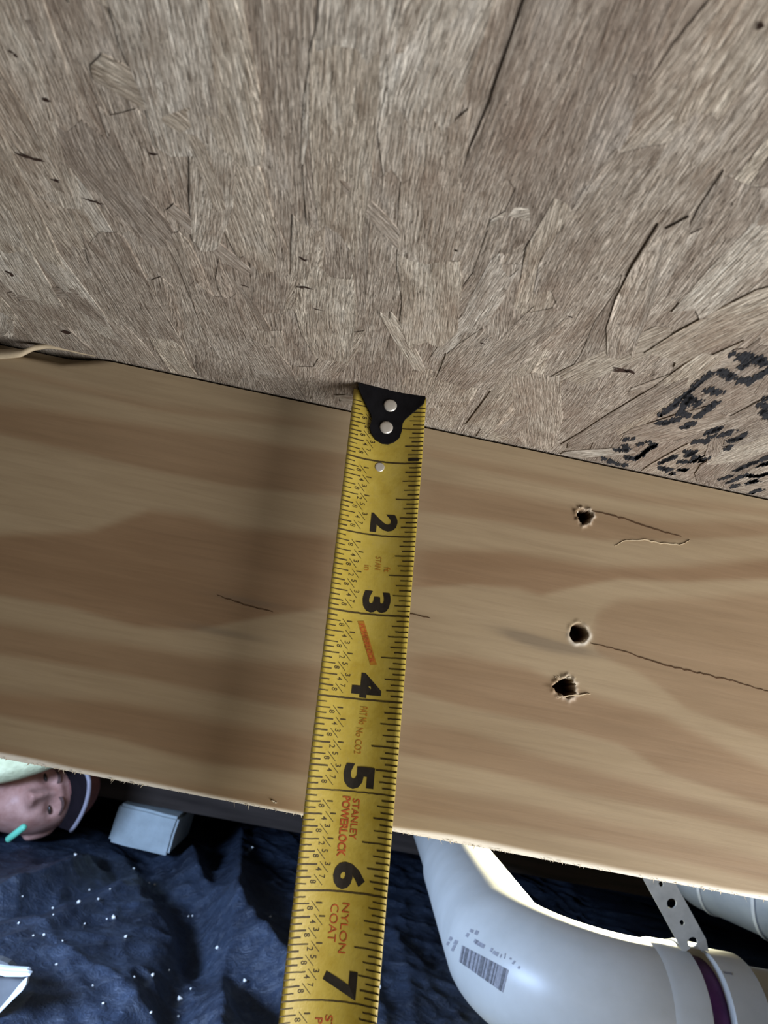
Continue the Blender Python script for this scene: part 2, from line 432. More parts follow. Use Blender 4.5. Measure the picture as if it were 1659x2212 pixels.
M_CRACK = plain('crack', (0.07, 0.04, 0.022), 0.9, 0.1, 0.3, 300)
M_FIBRE = plain('torn_fibre', (0.72, 0.66, 0.54), 0.7, 0.2, 0.15, 400)
M_LIFT = plain('lifted_fibre', (0.42, 0.34, 0.23), 0.7, 0.2, 0.2, 400)
def ribbon(name, pts, w, mat, off=0.00015, plane_y=0.0, jit=0.25, parent=None):
    q = []
    pts = np.array([bd(p) for p in pts])
    s = np.concatenate([[0], np.cumsum(np.hypot(*np.diff(pts, axis=0).T))]); n = max(6, int(s[-1]/0.0012))
    V, Fs = [], []
    for k in range(n+1):
        t = s[-1]*k/n; x = np.interp(t, s, pts[:, 0]); z = np.interp(t, s, pts[:, 1]) + random.gauss(0, .00012)
        ww = w*(math.sin(math.pi*min(1, (k+.6)/(n+1.2)))**.5)*random.uniform(1-jit, 1+jit)/2
        V += [(x, plane_y-off, z-ww), (x, plane_y-off*1.6, z+ww), (x, plane_y+0.0006, z+ww), (x, plane_y+0.0006, z-ww)]
    for k in range(n):
        a = 4*k; b = a+4
        Fs += [(a, b, b+1, a+1), (a+1, b+1, b+2, a+2), (a+2, b+2, b+3, a+3), (a+3, b+3, b, a)]
    Fs += [(3, 2, 1, 0), (4*n, 4*n+1, 4*n+2, 4*n+3)]
    return mesh_obj(name, V, Fs, mat, parent)
ribbon('crack', [(1275,1103),(1330,1115),(1380,1132),(1430,1148),(1472,1160)], .00040, M_CRACK, parent=joist)
ribbon('crack', [(1276,1390),(1330,1402),(1420,1432),(1500,1452),(1580,1470),(1680,1500)], .00035, M_CRACK, parent=joist)
ribbon('crack', [(470,1286),(520,1304),(590,1322)], .0003, M_CRACK, parent=joist)
ribbon('crack', [(884,1325),(930,1336)], .0002, M_CRACK, parent=joist)
ribbon('lifted_fibre', [(1328,1180),(1345,1170),(1390,1166),(1430,1174),(1470,1178),(1490,1168)], .0004, M_LIFT, .0002, parent=joist)
ribbon('lifted_fibre', [(1205,1508),(1235,1502),(1275,1500)], .0004, M_LIFT, .0003, parent=joist)
ribbon('lifted_fibre', [(587,1728),(598,1735)], .0004, M_FIBRE, .0004, parent=joist)
# torn splinters along the lower arris: far too many to count
V, Fs = [], []
for k in range(900):
    x = random.uniform(-0.24, 0.24)
    if fbm(x*60, 4.0, 0, 2) < -0.1 and k > 120: continue
    L = random.expovariate(1/0.00045)+0.0002; L = min(L, 0.0022); w = random.uniform(.00008, .0003)
    lean = random.gauss(0, .5); y = random.uniform(0.0002, 0.0025); z = -JH+0.0004
    dx = L*math.sin(lean); dz = -L*math.cos(lean)*0.8; k0 = len(V)
    V += [(x-w, y, z), (x+w, y, z), (x, y+w*1.5, z), (x+dx, y-random.uniform(0, .4)*L, z+dz)]
    Fs += [(k0, k0+1, k0+3), (k0+1, k0+2, k0+3), (k0+2, k0, k0+3)]
tag(mesh_obj('edge_splinters', V, Fs, M_FIBRE, joist), 'pale torn wood fibres along the lower edge', kind='stuff')
# the splinters standing around the torn screw hole
for (hx, hz), r, k in hq:
    V, Fs = [], []
    for j in range(9 if k != 1 else 5):
        th = random.uniform(0.2, 2.9) if k != 1 else random.uniform(0, 6.28); rr = r*random.uniform(.85, 1.15); L = r*random.uniform(.2, .4); k0 = len(V); w = r*.12
        cx, cz = hx+rr*math.cos(th), hz+rr*math.sin(th); tx, tz = -math.sin(th), math.cos(th)
        V += [(cx-tx*w, 0.0003, cz-tz*w), (cx+tx*w, 0.0003, cz+tz*w), (cx, 0.001, cz), (cx+math.cos(th)*L*.4+random.gauss(0, w), -L*.7, cz+math.sin(th)*L*.4)]
        Fs += [(k0, k0+1, k0+3), (k0+1, k0+2, k0+3), (k0+2, k0, k0+3)]
    tag(mesh_obj('hole_splinters', V, Fs, M_FIBRE, joist), kind='stuff')
# curled shaving hanging off the waney corner on the left
V, Fs = [], []; n = 26
path = np.array([bd(p) for p in [(-30,775),(20,774),(48,772),(75,758),(105,752),(140,755),(180,763),(230,771)]])
s = np.linspace(0, 1, n); px_ = np.interp(s, np.linspace(0, 1, len(path)), path[:, 0]); pz_ = np.interp(s, np.linspace(0, 1, len(path)), path[:, 1])
for k in range(n):
    h = 0.0044*(1-s[k])**.8+0.0005; o_ = 0.0024*math.sin(math.pi*min(1, s[k]*1.15))*(1-s[k])+0.0002
    for (dz, dy) in ((0, -o_), (h*.5, -o_*1.3+.0001), (h, -o_*.6+.0012), (h, .0018-o_*.6), (0, .0006-o_*.8)):
        V.append((px_[k], dy, pz_[k]+dz-0.0004))
m_ = 5
for k in range(n-1):
    for j in range(m_):
        Fs.append((k*m_+j, (k+1)*m_+j, (k+1)*m_+(j+1) % m_, k*m_+(j+1) % m_))
Fs += [tuple(range(m_)), tuple((n-1)*m_+j for j in range(m_-1, -1, -1))]
mesh_obj('wood_shaving', V, Fs, plain('shaving', (0.50, 0.42, 0.30), .6, .3, .15, 200), joist, smooth=True)

# ------------------------------------------------------------------ tape measure
IN = 0.0254
T0 = Vector((0.0031662, -0.0237313, 0.0))
TD = Vector((0.0873774, -0.0428566, -math.sqrt(1-0.0873774**2-0.0428566**2)))
TN = Vector((0, -1, 0)); TN = (TN-TD*TN.dot(TD)).normalized()      # towards the viewer
TU = TN.cross(TD).normalized()
if TU.x < 0: TU = -TU
HW = 0.0125
def tp(a, u, lift=0.0):
    """a: distance along the blade, u: distance across it; the blade is dished towards the viewer"""
    sag = 0.0034*(u/HW)**2*min(1.0, 0.45+a/0.05)
    return T0 + TD*a + TU*u + TN*(sag-0.0015+lift)
M_TAPE = Mat('tape_yellow', 0.42, 0.4)
vv = M_TAPE.coord('Object'); ff = M_TAPE.noise(vv, 140, 5); fg = M_TAPE.noise(vv, 900, 3)
cc = M_TAPE.ramp(ff, [(0.25, (0.40, 0.285, 0.030)), (0.55, (0.50, 0.385, 0.068)), (0.8, (0.54, 0.425, 0.10))])
M_TAPE.base(M_TAPE.mix(M_TAPE.ramp(fg, [(0.58, (0, 0, 0)), (0.75, (.5, .5, .5))]), cc, (0.42, 0.33, 0.10))); M_TAPE.bump(fg, 0.00006)
M_TAPE = M_TAPE.m
M_BLACK = plain('print_black', (0.022, 0.017, 0.012), 0.55, 0.3, 0.3, 400)
M_TICK = plain('print_tick', (0.060, 0.042, 0.012), 0.6, 0.3, 0.4, 700)
M_RED = plain('print_red', (0.42, 0.085, 0.02), 0.55, 0.3, 0.35, 900)
M_ORANGE = plain('print_orange', (0.40, 0.17, 0.018), 0.55, 0.3, 0.25, 900)
M_STEEL = Mat('rivet_steel', 0.38, 0.5).col((0.62, 0.60, 0.56)).m; M_STEEL.node_tree.nodes['Principled BSDF'].inputs['Metallic'].default_value = 0.5
M_HOOK = plain('hook_black', (0.006, 0.006, 0.008), 0.7, 0.12, 0.3, 300)
tape = empty('tape_measure', T0); tag(tape, 'yellow tape measure blade with black end hook hung down the joist', 'tape measure')
LEN = 9.6*IN
na, nb = 60, 17
V = []
for i in range(na):
    a = 0.0006+(LEN-0.0006)*i/(na-1)
    for j in range(nb): V.append(tp(a, -HW+2*HW*j/(nb-1)))
nn = len(V)
V += [p - TN*0.00025 for p in V]
Fs = grid_faces(na, nb); Fs += [tuple(x+nn for x in reversed(q)) for q in Fs]
rim = [i*nb for i in range(na)]+[(na-1)*nb+j for j in range(1, nb)]+[i*nb+nb-1 for i in range(na-2, -1, -1)]+[j for j in range(nb-2, 0, -1)]
Fs += [(rim[(k+1) % len(rim)], rim[k], rim[k]+nn, rim[(k+1) % len(rim)]+nn) for k in range(len(rim))]
put(mesh_obj('blade', V, Fs, M_TAPE, smooth=True), tape)
# the graduations
def ticks(name, side):
    V, Fs = [], []
    for k in range(1, int(9.4*16)):
        a = k/16*IN
        if a < 0.004: continue
        if k % 16 == 0:
            if side < 0: u0, u1 = -HW*.995, HW*.995
            else: continue
        else:
            ln = {0: (.0052, .0075)}.get(k % 8) or {0: (.0053, .0055)}.get(k % 4) or {0: (.0042, .0047)}.get(k % 2) or (.0031, .0036)
            ln = ln[0 if side < 0 else 1]*random.uniform(.95, 1.06)
            u0, u1 = (-HW*.995, -HW+ln) if side < 0 else (HW-ln, HW*.995)
        w = 0.00019*random.uniform(.8, 1.25)*(1.25 if k % 16 == 0 else 1)
        n = 24 if k % 16 == 0 else 5; k0 = len(V)
        for j in range(n+1):
            u = u0+(u1-u0)*j/n; d = random.gauss(0, .00003)
            V += [tp(a-w+d, u, .00006), tp(a+w+d, u, .00006)]
        for j in range(n): Fs.append((k0+2*j, k0+2*j+1, k0+2*j+3, k0+2*j+2))
    return put(mesh_obj(name, V, Fs, M_TICK), tape)
ticks('inch_graduations', -1); ticks('edge_graduations', 1)
# lettering: built-in font, turned to a mesh and wrapped onto the dished blade
_glyph = {}
def glyph(txt, bold):
    key = (txt, bold)
    if key not in _glyph:
        c = bpy.data.curves.new('t', 'FONT'); c.body = txt; c.size = 1.0; c.offset = bold; c.resolution_u = 3
        o = bpy.data.objects.new('t', c); COL.objects.link(o)
        dg = bpy.context.evaluated_depsgraph_get(); dg.update()
        me = bpy.data.meshes.new_from_object(o.evaluated_get(dg))
        vs = np.array([v.co[:2] for v in me.vertices]); fs = [tuple(p.vertices) for p in me.polygons]
        bpy.data.objects.remove(o); bpy.data.curves.remove(c); bpy.data.meshes.remove(me)
        lo, hi = vs.min(0), vs.max(0); _glyph[key] = ((vs-(lo+hi)/2)/(hi-lo), fs)
    return _glyph[key]
def lettering(V, Fs, txt, a, u, along, across, bold=0.0, slant=0.0, skew=0.0, lift=.00009):
    vs, fs = glyph(txt, bold); k0 = len(V)
    for x, y in vs:
        V.append(tp(a+x*along+skew*y*across, u+y*across+slant*x*along, lift))
    Fs += [tuple(i+k0 for i in f) for f in fs]
for d, a, u, al, ac in [('1', .945, .0098, .0011, .0034), ('2', 1.835, .0022, .0064, .0086), ('3', 2.845, .0022, .0068, .0086), ('4', 3.84, .0018, .0072, .0088),
                        ('5', 4.84, .0020, .0068, .0088), ('6', 5.845, .0020, .0068, .0088), ('7', 6.85, .0022, .0064, .0090), ('8', 7.85, .0022, .0064, .0088), ('9', 8.85, .0022, .0064, .0088)]:
    V, Fs = [], []; lettering(V, Fs, d, a*IN, u, al, ac, 0.045 if d != '1' else .01)
    put(mesh_obj('numeral', V, Fs, M_BLACK), tape)
V, Fs = [], []
for i in range(0, 9):
    for n, (num, den) in enumerate([('1', '8'), ('1', '4'), ('3', '8'), ('1', '2'), ('5', '8'), ('3', '4'), ('7', '8')], 1):
        a = (i+n/8)*IN
        if i == 0 and n < 2: continue
        off = -HW+(0.0060 if den == '8' else 0.0072)
        lettering(V, Fs, num, a-.0002, off+.0011, .0008 if num != '1' else .00035, .0016, .004)
        lettering(V, Fs, den, a+.0011, off-.0012, .0009, .0016, .004)
        k0 = len(V)
        for da, du in ((-.0011, -.0010), (.0014, .0014), (.00155, .0013), (-.00095, -.0011)):
            V.append(tp(a+.0004+da, off+du, .00008))
        Fs.append((k0, k0+1, k0+2, k0+3))
put(mesh_obj('fraction_numbers', V, Fs, M_TICK), tape)
def red(name, mat, *rows):
    V, Fs = [], []
    for r in rows: lettering(V, Fs, *r[:6], **(r[6] if len(r) > 6 else {}))
    return put(mesh_obj(name, V, Fs, mat), tape)
red('red_lettering', M_ORANGE, ('STAN', 2.36*IN, .0016, .0042, .0019), ('ft', 2.43*IN, .0046, .0016, .0020), ('in', 2.43*IN, -.0016, .0016, .0020))
red('red_lettering', M_RED, ('STANLEY', 5.28*IN, .0020, .0105, .0020, .012), ('POWERLOCK', 5.36*IN, -.0008, .0155, .0024, .03))
red('red_lettering', M_ORANGE, ('PAT No', 4.18*IN, .0016, .0050, .0022, .01), ('No CO2', 4.46*IN, .0010, .0072, .0020))
red('red_lettering', M_RED, ('NYLON', 6.34*IN, .0020, .0118, .0020), ('COAT', 6.30*IN, -.0010, .0090, .0022))
red('red_lettering', M_RED, ('STANLEY', 7.42*IN, .0004, .0150, .0020, .015), ('POWER', 7.36*IN, -.0022, .0105, .0020, .015))
# the slanted banner between 3 and 4: an orange bar with lettering knocked through it
V, Fs = [], []
n = 22
for j in range(n+1):
    t = j/n; a = (3.10+0.50*t)*IN; u = -.0020+.0052*t
    V += [tp(a, u-.0010, .00007), tp(a-.0003, u+.0010, .00007)]
for j in range(n): Fs.append((2*j, 2*j+1, 2*j+3, 2*j+2))
put(mesh_obj('banner', V, Fs, M_ORANGE), tape)
red('banner_lettering', M_RED, ('POWERLOCK', 3.35*IN, .0006, .0112, .0016, .02, dict(slant=.41, lift=.00012)))
# hook, rivets, hole
prof = [(-.0004, -.0112, .0118), (.0012, -.0106, .0121), (.0030, -.0096, .0117), (.0065, -.0076, .0085), (.0092, -.0058, .0060), (.0108, -.0054, .0052), (.0140, -.0057, .0051), (.0162, -.0050, .0046), (.0180, -.0034, .0030), (.0190, -.0012, .0010)]
V = []; nj = 13
for a, l, r_ in prof:
    for j in range(nj): V.append(tp(a, l+(r_-l)*j/(nj-1), .0011))
nn = len(V); V += [p-TN*.0009 for p in V]
Fs = grid_faces(len(prof), nj); Fs += [tuple(x+nn for x in reversed(q)) for q in Fs]; na_, nb_ = len(prof), nj
rim = [i*nb_ for i in range(na_)]+[(na_-1)*nb_+j for j in range(1, nb_)]+[i*nb_+nb_-1 for i in range(na_-2, -1, -1)]+[j for j in range(nb_-2, 0, -1)]
Fs += [(rim[(k+1) % len(rim)], rim[k], rim[k]+nn, rim[(k+1) % len(rim)]+nn) for k in range(len(rim))]
# the bent lip that catches on the panel's underside
k0 = len(V)
for j in range(nj):
    u = -.0112+.0230*j/(nj-1)
    V += [tp(-.0004, u, .0012), tp(-.0014, u, .0012), tp(-.0014, u, -.0085), tp(-.0004, u, -.0085)]
for j in range(nj-1):
    for q in range(4): Fs.append((k0+4*j+q, k0+4*j+(q+1) % 4, k0+4*j+4+(q+1) % 4, k0+4*j+4+q))
Fs += [(k0+3, k0+2, k0+1, k0), tuple(k0+4*(nj-1)+q for q in range(4))]
hook = put(mesh_obj('hook', V, Fs, M_HOOK), tape)
def disc(name, a, u, r, h, mat, base=.0011):
    V, Fs = [], []; n = 20; rings = [(1.0, 0), (1.0, .55), (.8, .9), (.4, 1.0), (0.0, 1.0)]
    for rr, hh in rings:
        for k in range(n):
            th = 2*math.pi*k/n; V.append(tp(a+r*rr*math.sin(th), u+r*rr*math.cos(th), base+h*hh))
    for i in range(len(rings)-1):
        for k in range(n): Fs.append((i*n+k, i*n+(k+1) % n, (i+1)*n+(k+1) % n, (i+1)*n+k))
    return mesh_obj(name, V, Fs, mat, smooth=True)
put(disc('rivet', .0050, .0004, .00225, .0006, M_STEEL), hook)
put(disc('rivet', .0133, -.0002, .00225, .0006, M_STEEL), hook)
put(disc('rivet', 1.075*IN, -.0010, .0016, .0002, M_STEEL, .0000), tape)
# the case that the blade runs out of, in the holder's hand below the picture
cb = tp(LEN-.012, 0)
bm = bmesh.new()
prf = []
for k in range(40):
    th = 2*math.pi*k/40; c_, s_ = math.cos(th), math.sin(th)
    prf.append((0.036*math.copysign(abs(c_)**.5, c_), 0.036*math.copysign(abs(s_)**.5, s_)))
V, Fs = [], []
for q, (du, sc) in enumerate([(-.019, .9), (-.0175, 1), (.0175, 1), (.019, .9)]):
    for x, y in prf: V.append(cb + TU*du + TN*(x*sc+.026) + TD*(y*sc+.036))
for q in range(3):
    for k in range(40): Fs.append((q*40+k, q*40+(k+1) % 40, (q+1)*40+(k+1) % 40, (q+1)*40+k))
Fs += [tuple(range(39, -1, -1)), tuple(120+k for k in range(40))]
bm.free()
put(mesh_obj('case', V, Fs, plain('case_yellow', (.5, .36, .03), .4, .4)), tape)

# ------------------------------------------------------------------ plastic sheet on the ground
def ground_pt(x, y): return onz(x, y, GZ)[:2]
RIDGES = [  # folds: polyline in photo pixels dropped on the ground, height, half-width, steepness
 ([(395,1828),(470,1915),(560,2030),(640,2105),(720,2170)], .030, .045, 1),
 ([(520,1790),(512,1900),(500,1985),(485,2080),(468,2230)], .026, .032, 1),
 ([(0,1915),(80,1895),(160,1868),(190,1850)], .022, .035, 1),
 ([(140,2030),(230,2090),(300,2150),(420,2190)], .012, .03, 0),
 ([(30,2010),(120,1975),(200,1940),(300,1880)], .010, .03, 0),
 ([(380,1990),(420,2060),(440,2150)], .008, .025, 0),
 ([(850,1990),(880,2080),(900,2200)], .010, .03, 0)]
gx = np.concatenate([np.linspace(-1.85, -0.62, 24)[:-1], np.linspace(-0.62, 0.75, 300), np.linspace(0.75, 1.85, 24)[1:]])
gy = np.concatenate([np.linspace(-1.8, 0.36, 24)[:-1], np.linspace(0.36, 1.75, 290), np.linspace(1.75, 3.25, 28)[1:]])
GX, GY = np.meshgrid(gx, gy, indexing='ij')
h = np.zeros_like(GX)
for pts, ht, hw, st in RIDGES:
    flip = -1.0
    q = np.array([ground_pt(*p) for p in pts]); best = np.full_like(GX, 9.0); side = np.zeros_like(GX)
    for a, b in zip(q[:-1], q[1:]):
        ab = b-a; t = np.clip(((GX-a[0])*ab[0]+(GY-a[1])*ab[1])/(ab@ab), 0, 1)
        dx, dy = GX-a[0]-t*ab[0], GY-a[1]-t*ab[1]; d = np.hypot(dx, dy)
        sd = np.sign(ab[0]*dy-ab[1]*dx); m = d < best; best[m] = d[m]; side[m] = sd[m]
    lft = np.where(flip*side > 0, 1.0, 0.0)
    crest = ht*np.exp(-(best/np.where(lft > 0, hw*.45, hw))**1.25)
    trough = -ht*0.9*np.exp(-((best-hw*1.5)/(hw*.9))**2)*lft if st else 0.0
    h += crest+trough
cr = np.zeros_like(GX)
for i, x in enumerate(gx):
    for j, y in enumerate(gy):
        p = Vector((x*5, y*3.4, 0))
        cr[i, j] = 0.016*noise.fractal(p, 1, 2, 3) + 0.010*(1-abs(noise.noise(Vector((x*13+4, y*10, 1)))))**4 + 0.006*(1-abs(noise.noise(Vector((x*27, y*19-3, 2+x)))))**3
h = h*0.9+cr*0.62-0.006
SZ = GZ+h-0.012
_b0, _b1 = ony(231, 1818, 1.20), ony(366, 1834, 1.20)          # the sheet lies flat under the block and under the worker
flat = np.clip(1-np.maximum(np.maximum(_b0[0]-.015-GX, GX-_b1[0]-.015), np.maximum(1.185-GY, GY-1.41))/.02, 0, 1)
SZ = SZ*(1-flat)+np.minimum(SZ, min(_b0[2], _b1[2])-.016)*flat
flat = np.clip((-0.50-GX)/.10, 0, 1)
SZ = SZ*(1-flat)+np.minimum(SZ, GZ-.03)*flat
V = np.stack([GX.ravel(), GY.ravel(), SZ.ravel()], -1)
m = Mat('black_plastic', 0.36, 0.5)
v = m.coord('Object'); n1 = m.noise(v, 9, 6, 0.65, .6); n2 = m.noise(v, 55, 6, 0.7, 1.2); n3 = m.noise(v, 260, 3)
c = m.ramp(n1, [(0.35, (0.014, 0.019, 0.032)), (0.62, (0.036, 0.050, 0.080)), (0.8, (0.075, 0.10, 0.145))])
c = m.mix(m.ramp(n2, [(0.52, (0, 0, 0)), (0.78, (.6, .6, .6))]), c, (0.10, 0.12, 0.16))
m.base(c); m.rough(m.ramp(n2, [(0.3, (.30, .30, .30)), (0.7, (.55, .55, .55))]))
m.bump(m.math('ADD', n2, m.math('MULTIPLY', n3, .25)), 0.006, 0.8)
sheet = mesh_obj('plastic_sheet', V, grid_faces(len(gx), len(gy)), m.m, smooth=True)
tag(sheet, 'wrinkled black plastic ground sheet littered with white crumbs', 'plastic sheet')
HB = BVHTree.FromPolygons([Vector(p) for p in V], grid_faces(len(gx), len(gy)))
def gz_at(x, y):
    r_ = HB.ray_cast(Vector((x, y, 0.0)), Vector((0, 0, -1))); return r_[0].z if r_[0] is not None else GZ

# crumbs -----------------------------------------------------------------------
M_CRUMB = plain('crumb_white', (0.78, 0.76, 0.70), .7, .3, .12, 300)
CR = [(170,1950,7),(246,1980,7),(271,2025,5),(157,1866,5),(131,1903,4),(289,1877,4),(322,1907,4),(334,1912,3),(40,1995,4),(72,2022,3),(94,2021,4),(115,1977,3),(135,2033,3),
      (212,1944,4),(193,1923,3),(387,2161,9),(290,2112,4),(329,2108,5),(365,2097,3),(121,2085,4),(56,1912,3),(223,2169,4),(325,2192,4),(385,2197,4),(417,1973,3),(407,1980,3),
      (469,2048,6),(531,2106,6),(585,1975,4),(545,1832,4),(820,2135,6),(238,1921,3),(183,1996,3),(232,1982,3),(412,2137,3),(200,2130,3)]
base_me = []
for s in range(4):
    bm = bmesh.new(); bmesh.ops.create_icosphere(bm, subdivisions=1, radius=1)
    for q in bm.verts: q.co *= random.uniform(.65, 1.15); q.co.z *= .75
    me = bpy.data.meshes.new('crumb'); bm.to_mesh(me); bm.free(); me.materials.append(M_CRUMB); base_me.append(me)
for k, (x, y, s) in enumerate(CR):
    p = ground_pt(x, y)
    for _ in range(6):                     # walk along the sight line until it meets the sheet
        z = gz_at(*p); p = onz(x, y, z)[:2]
    d = np.linalg.norm(np.array([p[0], p[1], GZ])-CAM)
    o = bpy.data.objects.new('crumb', base_me[k % 4]); COL.objects.link(o)
    r_ = s*.62*d/FPX; o.scale = (r_, r_, r_); o.location = (p[0], p[1], gz_at(*p)+r_*.5); o.rotation_euler = (random.random(), random.random(), random.uniform(0, 6))
    big = {15: 'largest white crumb on the plastic, low down left of the long fold', 0: 'round white crumb on the plastic below the left end of the block', 27: 'white crumb lying in the dark trough between fold and tape',
           4: 'white crumb alone on the slope left of centre below the face', 8: 'tiny white crumb nearest the left edge, above the carton', 19: 'tiny white crumb just above and right of the white carton',
           3: 'white crumb closest to the brim of the red cap', 2: 'white crumb between the upright fold and the carton, right of a larger pair', 28: 'faint white crumb close to the left edge of the tape blade',
           29: 'faint white crumb at the top of the upright fold', 5: 'tiny white crumb just below the concrete block', 1: 'larger white crumb in the middle of the scatter left of the long fold',
           30: 'white crumb on the plastic just right of the tape blade', 26: 'white crumb just left of the upright fold in the plastic'}.get(k)
    tag(o, big or 'tiny white crumb scattered on the black plastic sheet', 'crumb', None if big else 'crumbs on the plastic sheet')

# ------------------------------------------------------------------ concrete block and girder behind
m = Mat('concrete_block', .9, .15); v = m.coord('Object'); n1 = m.noise(v, 30, 6); n2 = m.noise(v, 240, 5, .7)
c = m.ramp(n1, [(0.3, (0.30, 0.34, 0.34)), (0.7, (0.40, 0.45, 0.455))]); c = m.mix(m.ramp(n2, [(0.5, (0, 0, 0)), (0.8, (.4, .4, .4))]), c, (0.2, 0.22, 0.22)); m.base(c); m.bump(n2, .002)
p0 = ony(231, 1818, 1.20); p1 = ony(366, 1834, 1.20); pt = ony(300, 1738, 1.235)
bz0, bz1 = min(p0[2], p1[2])-.004, pt[2]
bm = bmesh.new()
wd = p1[0]-p0[0]
res = bmesh.ops.create_cube(bm, size=1)
for q in bm.verts:
    q.co = Vector((q.co.x*wd, q.co.y*.19+.095, (q.co.z+.5)*(bz1-bz0)))
bmesh.ops.bevel(bm, geom=bm.edges[:], offset=.005, segments=2, affect='EDGES')
bmesh.ops.subdivide_edges(bm, edges=bm.edges[:], cuts=3, use_grid_fill=True)
for q in bm.verts: q.co += Vector((fbm(q.co.x*40, q.co.y*40, q.co.z*40, 3), 0, fbm(q.co.x*40+9, q.co.y*40, q.co.z*40, 3)))*.0012
me = bpy.data.meshes.new('concrete_block'); bm.to_mesh(me); bm.free(); me.materials.append(m.m)
blk = bpy.data.objects.new('concrete_block', me); COL.objects.link(blk); blk.location = ((p0[0]+p1[0])/2, 1.20, bz0); blk.rotation_euler = (0, R(3), R(-1))
tag(blk, 'grey concrete pier block standing on the plastic sheet', 'block')
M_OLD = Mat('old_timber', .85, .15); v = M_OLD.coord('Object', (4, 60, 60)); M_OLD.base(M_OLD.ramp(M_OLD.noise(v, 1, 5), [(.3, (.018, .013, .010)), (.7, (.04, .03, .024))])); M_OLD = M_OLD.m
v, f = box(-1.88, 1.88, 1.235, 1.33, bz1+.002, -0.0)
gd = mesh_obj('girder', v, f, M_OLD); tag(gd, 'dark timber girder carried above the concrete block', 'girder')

# ------------------------------------------------------------------ white drain pipe
m = Mat('pvc_white', .38, .45); v = m.coord('Object'); n1 = m.noise(v, 22, 5); n2 = m.noise(v, 160, 4)
m.base(m.mix(m.ramp(n2, [(.6, (0, 0, 0)), (.8, (.25, .25, .25))]), m.ramp(n1, [(.3, (.41, .40, .36)), (.7, (.48, .47, .43))]), (.40, .37, .31))); M_PVC = m.m
M_PRIMER = plain('purple_primer', (.075, .020, .11), .45, .4, .5, 40)
M_MARK = plain('pipe_print', (.12, .115, .115), .6, .2, .4, 500)
PX, PY, PZ, RB = 0.212, 0.364, -0.297, 0.092      # corner of the two axes, height, bend radius
pipe = empty('drain_pipe', (PX, PY, PZ)); tag(pipe, 'white plastic drain pipe with elbow and coupling hung under the floor', 'pipe')
def pobj(name, path, rad, mat=M_PVC, par=pipe, n=48, cap=True):
    o = mesh_obj(name, *sweep(path, rad, n, cap), mat); auto_smooth(o, 32)
    return put(o, par) if par is pipe else o
RE = .0505
LEAN = 0.075                                       # the far leg leans a little to the right
bend = [(PX+LEAN*.30, PY+RB+.30, PZ)]
rad = [RE*.96]
for k in range(0, 19):
    th = math.pi/2*k/18
    bend.append((PX+RB-RB*math.cos(th), PY+RB-RB*math.sin(th), PZ)); rad.append(RE)
xh = PX+RB
bend += [(xh+.012, PY, PZ)]; rad += [RE]
elbow = pobj('elbow', bend, rad)
XH0, XH1, XC0, XC1 = xh+.000, xh+.031, xh+.048, xh+.079
pobj('elbow_hub', [(XH0, PY, PZ), (XH0+.003, PY, PZ), (XH0+.007, PY, PZ), (XH1-.001, PY, PZ), (XH1, PY, PZ)], [.0500, .0508, .0522, .0525, .0515])
pobj('pipe_run', [(PX+LEAN*.28, PY+RB+.28, PZ), (PX+LEAN*.73, PY+RB+.73, PZ)], [.0445, .0445])
pobj('pipe_run', [(XH1-.01, PY, PZ), (1.85, PY, PZ)], [.0445, .0445])
pobj('primer_band', [(XH1-.002, PY, PZ), (XC0+.002, PY, PZ)], [.0449, .0449], M_PRIMER, cap=False)
coupling = pobj('coupling', [(XC0, PY, PZ), (XC0+.001, PY, PZ), (XC1-.001, PY, PZ), (XC1, PY, PZ)], [.0510, .0520, .0520, .0508])
# the print on the elbow: bar code and worn lettering lying on the curved wall
EB = BVHTree.FromPolygons([v_.co for v_ in elbow.data.vertices], [tuple(p_.vertices) for p_ in elbow.data.polygons])
def on_elbow(x, y, lift=.0003):
    d = Vector(ray(x, y)).normalized(); r_ = EB.ray_cast(Vector(CAM), d)
    return r_[0]+r_[1]*(lift if r_[1].dot(d) < 0 else -lift) if r_[0] is not None else None
def printed(name, quads, mat, lift):
    V, Fs = [], []
    for (tl, tr, br, bl) in quads:
        k0 = len(V); n = 4; ok = True; P = []
        for i in range(n+1):
            for j in range(n+1):
                s_, t_ = i/n, j/n
                q = (np.array(tl)*(1-s_)+np.array(tr)*s_)*(1-t_)+(np.array(bl)*(1-s_)+np.array(br)*s_)*t_
                h_ = on_elbow(q[0], q[1], lift); P.append(h_); ok &= h_ is not None
        if not ok: continue
        V += P; Fs += [tuple(x_+k0 for x_ in f_) for f_ in grid_faces(n+1, n+1)]
    return put(mesh_obj(name, V, Fs, mat), elbow) if V else None
TL, TR, BR, BL = map(np.array, ((998.5, 2042.), (1099., 2095.), (1087., 2144.), (992., 2077.)))
def strip(s0, s1, t0=0., t1=1.):
    P = lambda s_, t_: (TL*(1-s_)+TR*s_)*(1-t_)+(BL*(1-s_)+BR*s_)*t_
    return (P(s0, t0), P(s1, t0), P(s1, t1), P(s0, t1))
M_GREYLAB = plain('pipe_print_grey', (.23, .22, .225), .6, .2, .3, 500)
printed('bar_code_ground', [strip(k/12, (k+1)/12) for k in range(12)], M_GREYLAB, .0003)
printed('bar_code', [strip(a, b) for a, b in [(.03,.06),(.09,.15),(.20,.23),(.29,.31),(.36,.38),(.42,.50),(.53,.55),(.60,.66),(.71,.73),(.77,.78),(.90,.955)]], M_MARK, .0006)
def dash(x, y, l, w, ang=28):
    c_, s_ = math.cos(R(ang)), math.sin(R(ang))
    f_ = lambda a, b: (x+a*c_-b*s_, y+a*s_+b*c_)
    return (f_(-l/2, -w/2), f_(l/2, -w/2), f_(l/2, w/2), f_(-l/2, w/2))
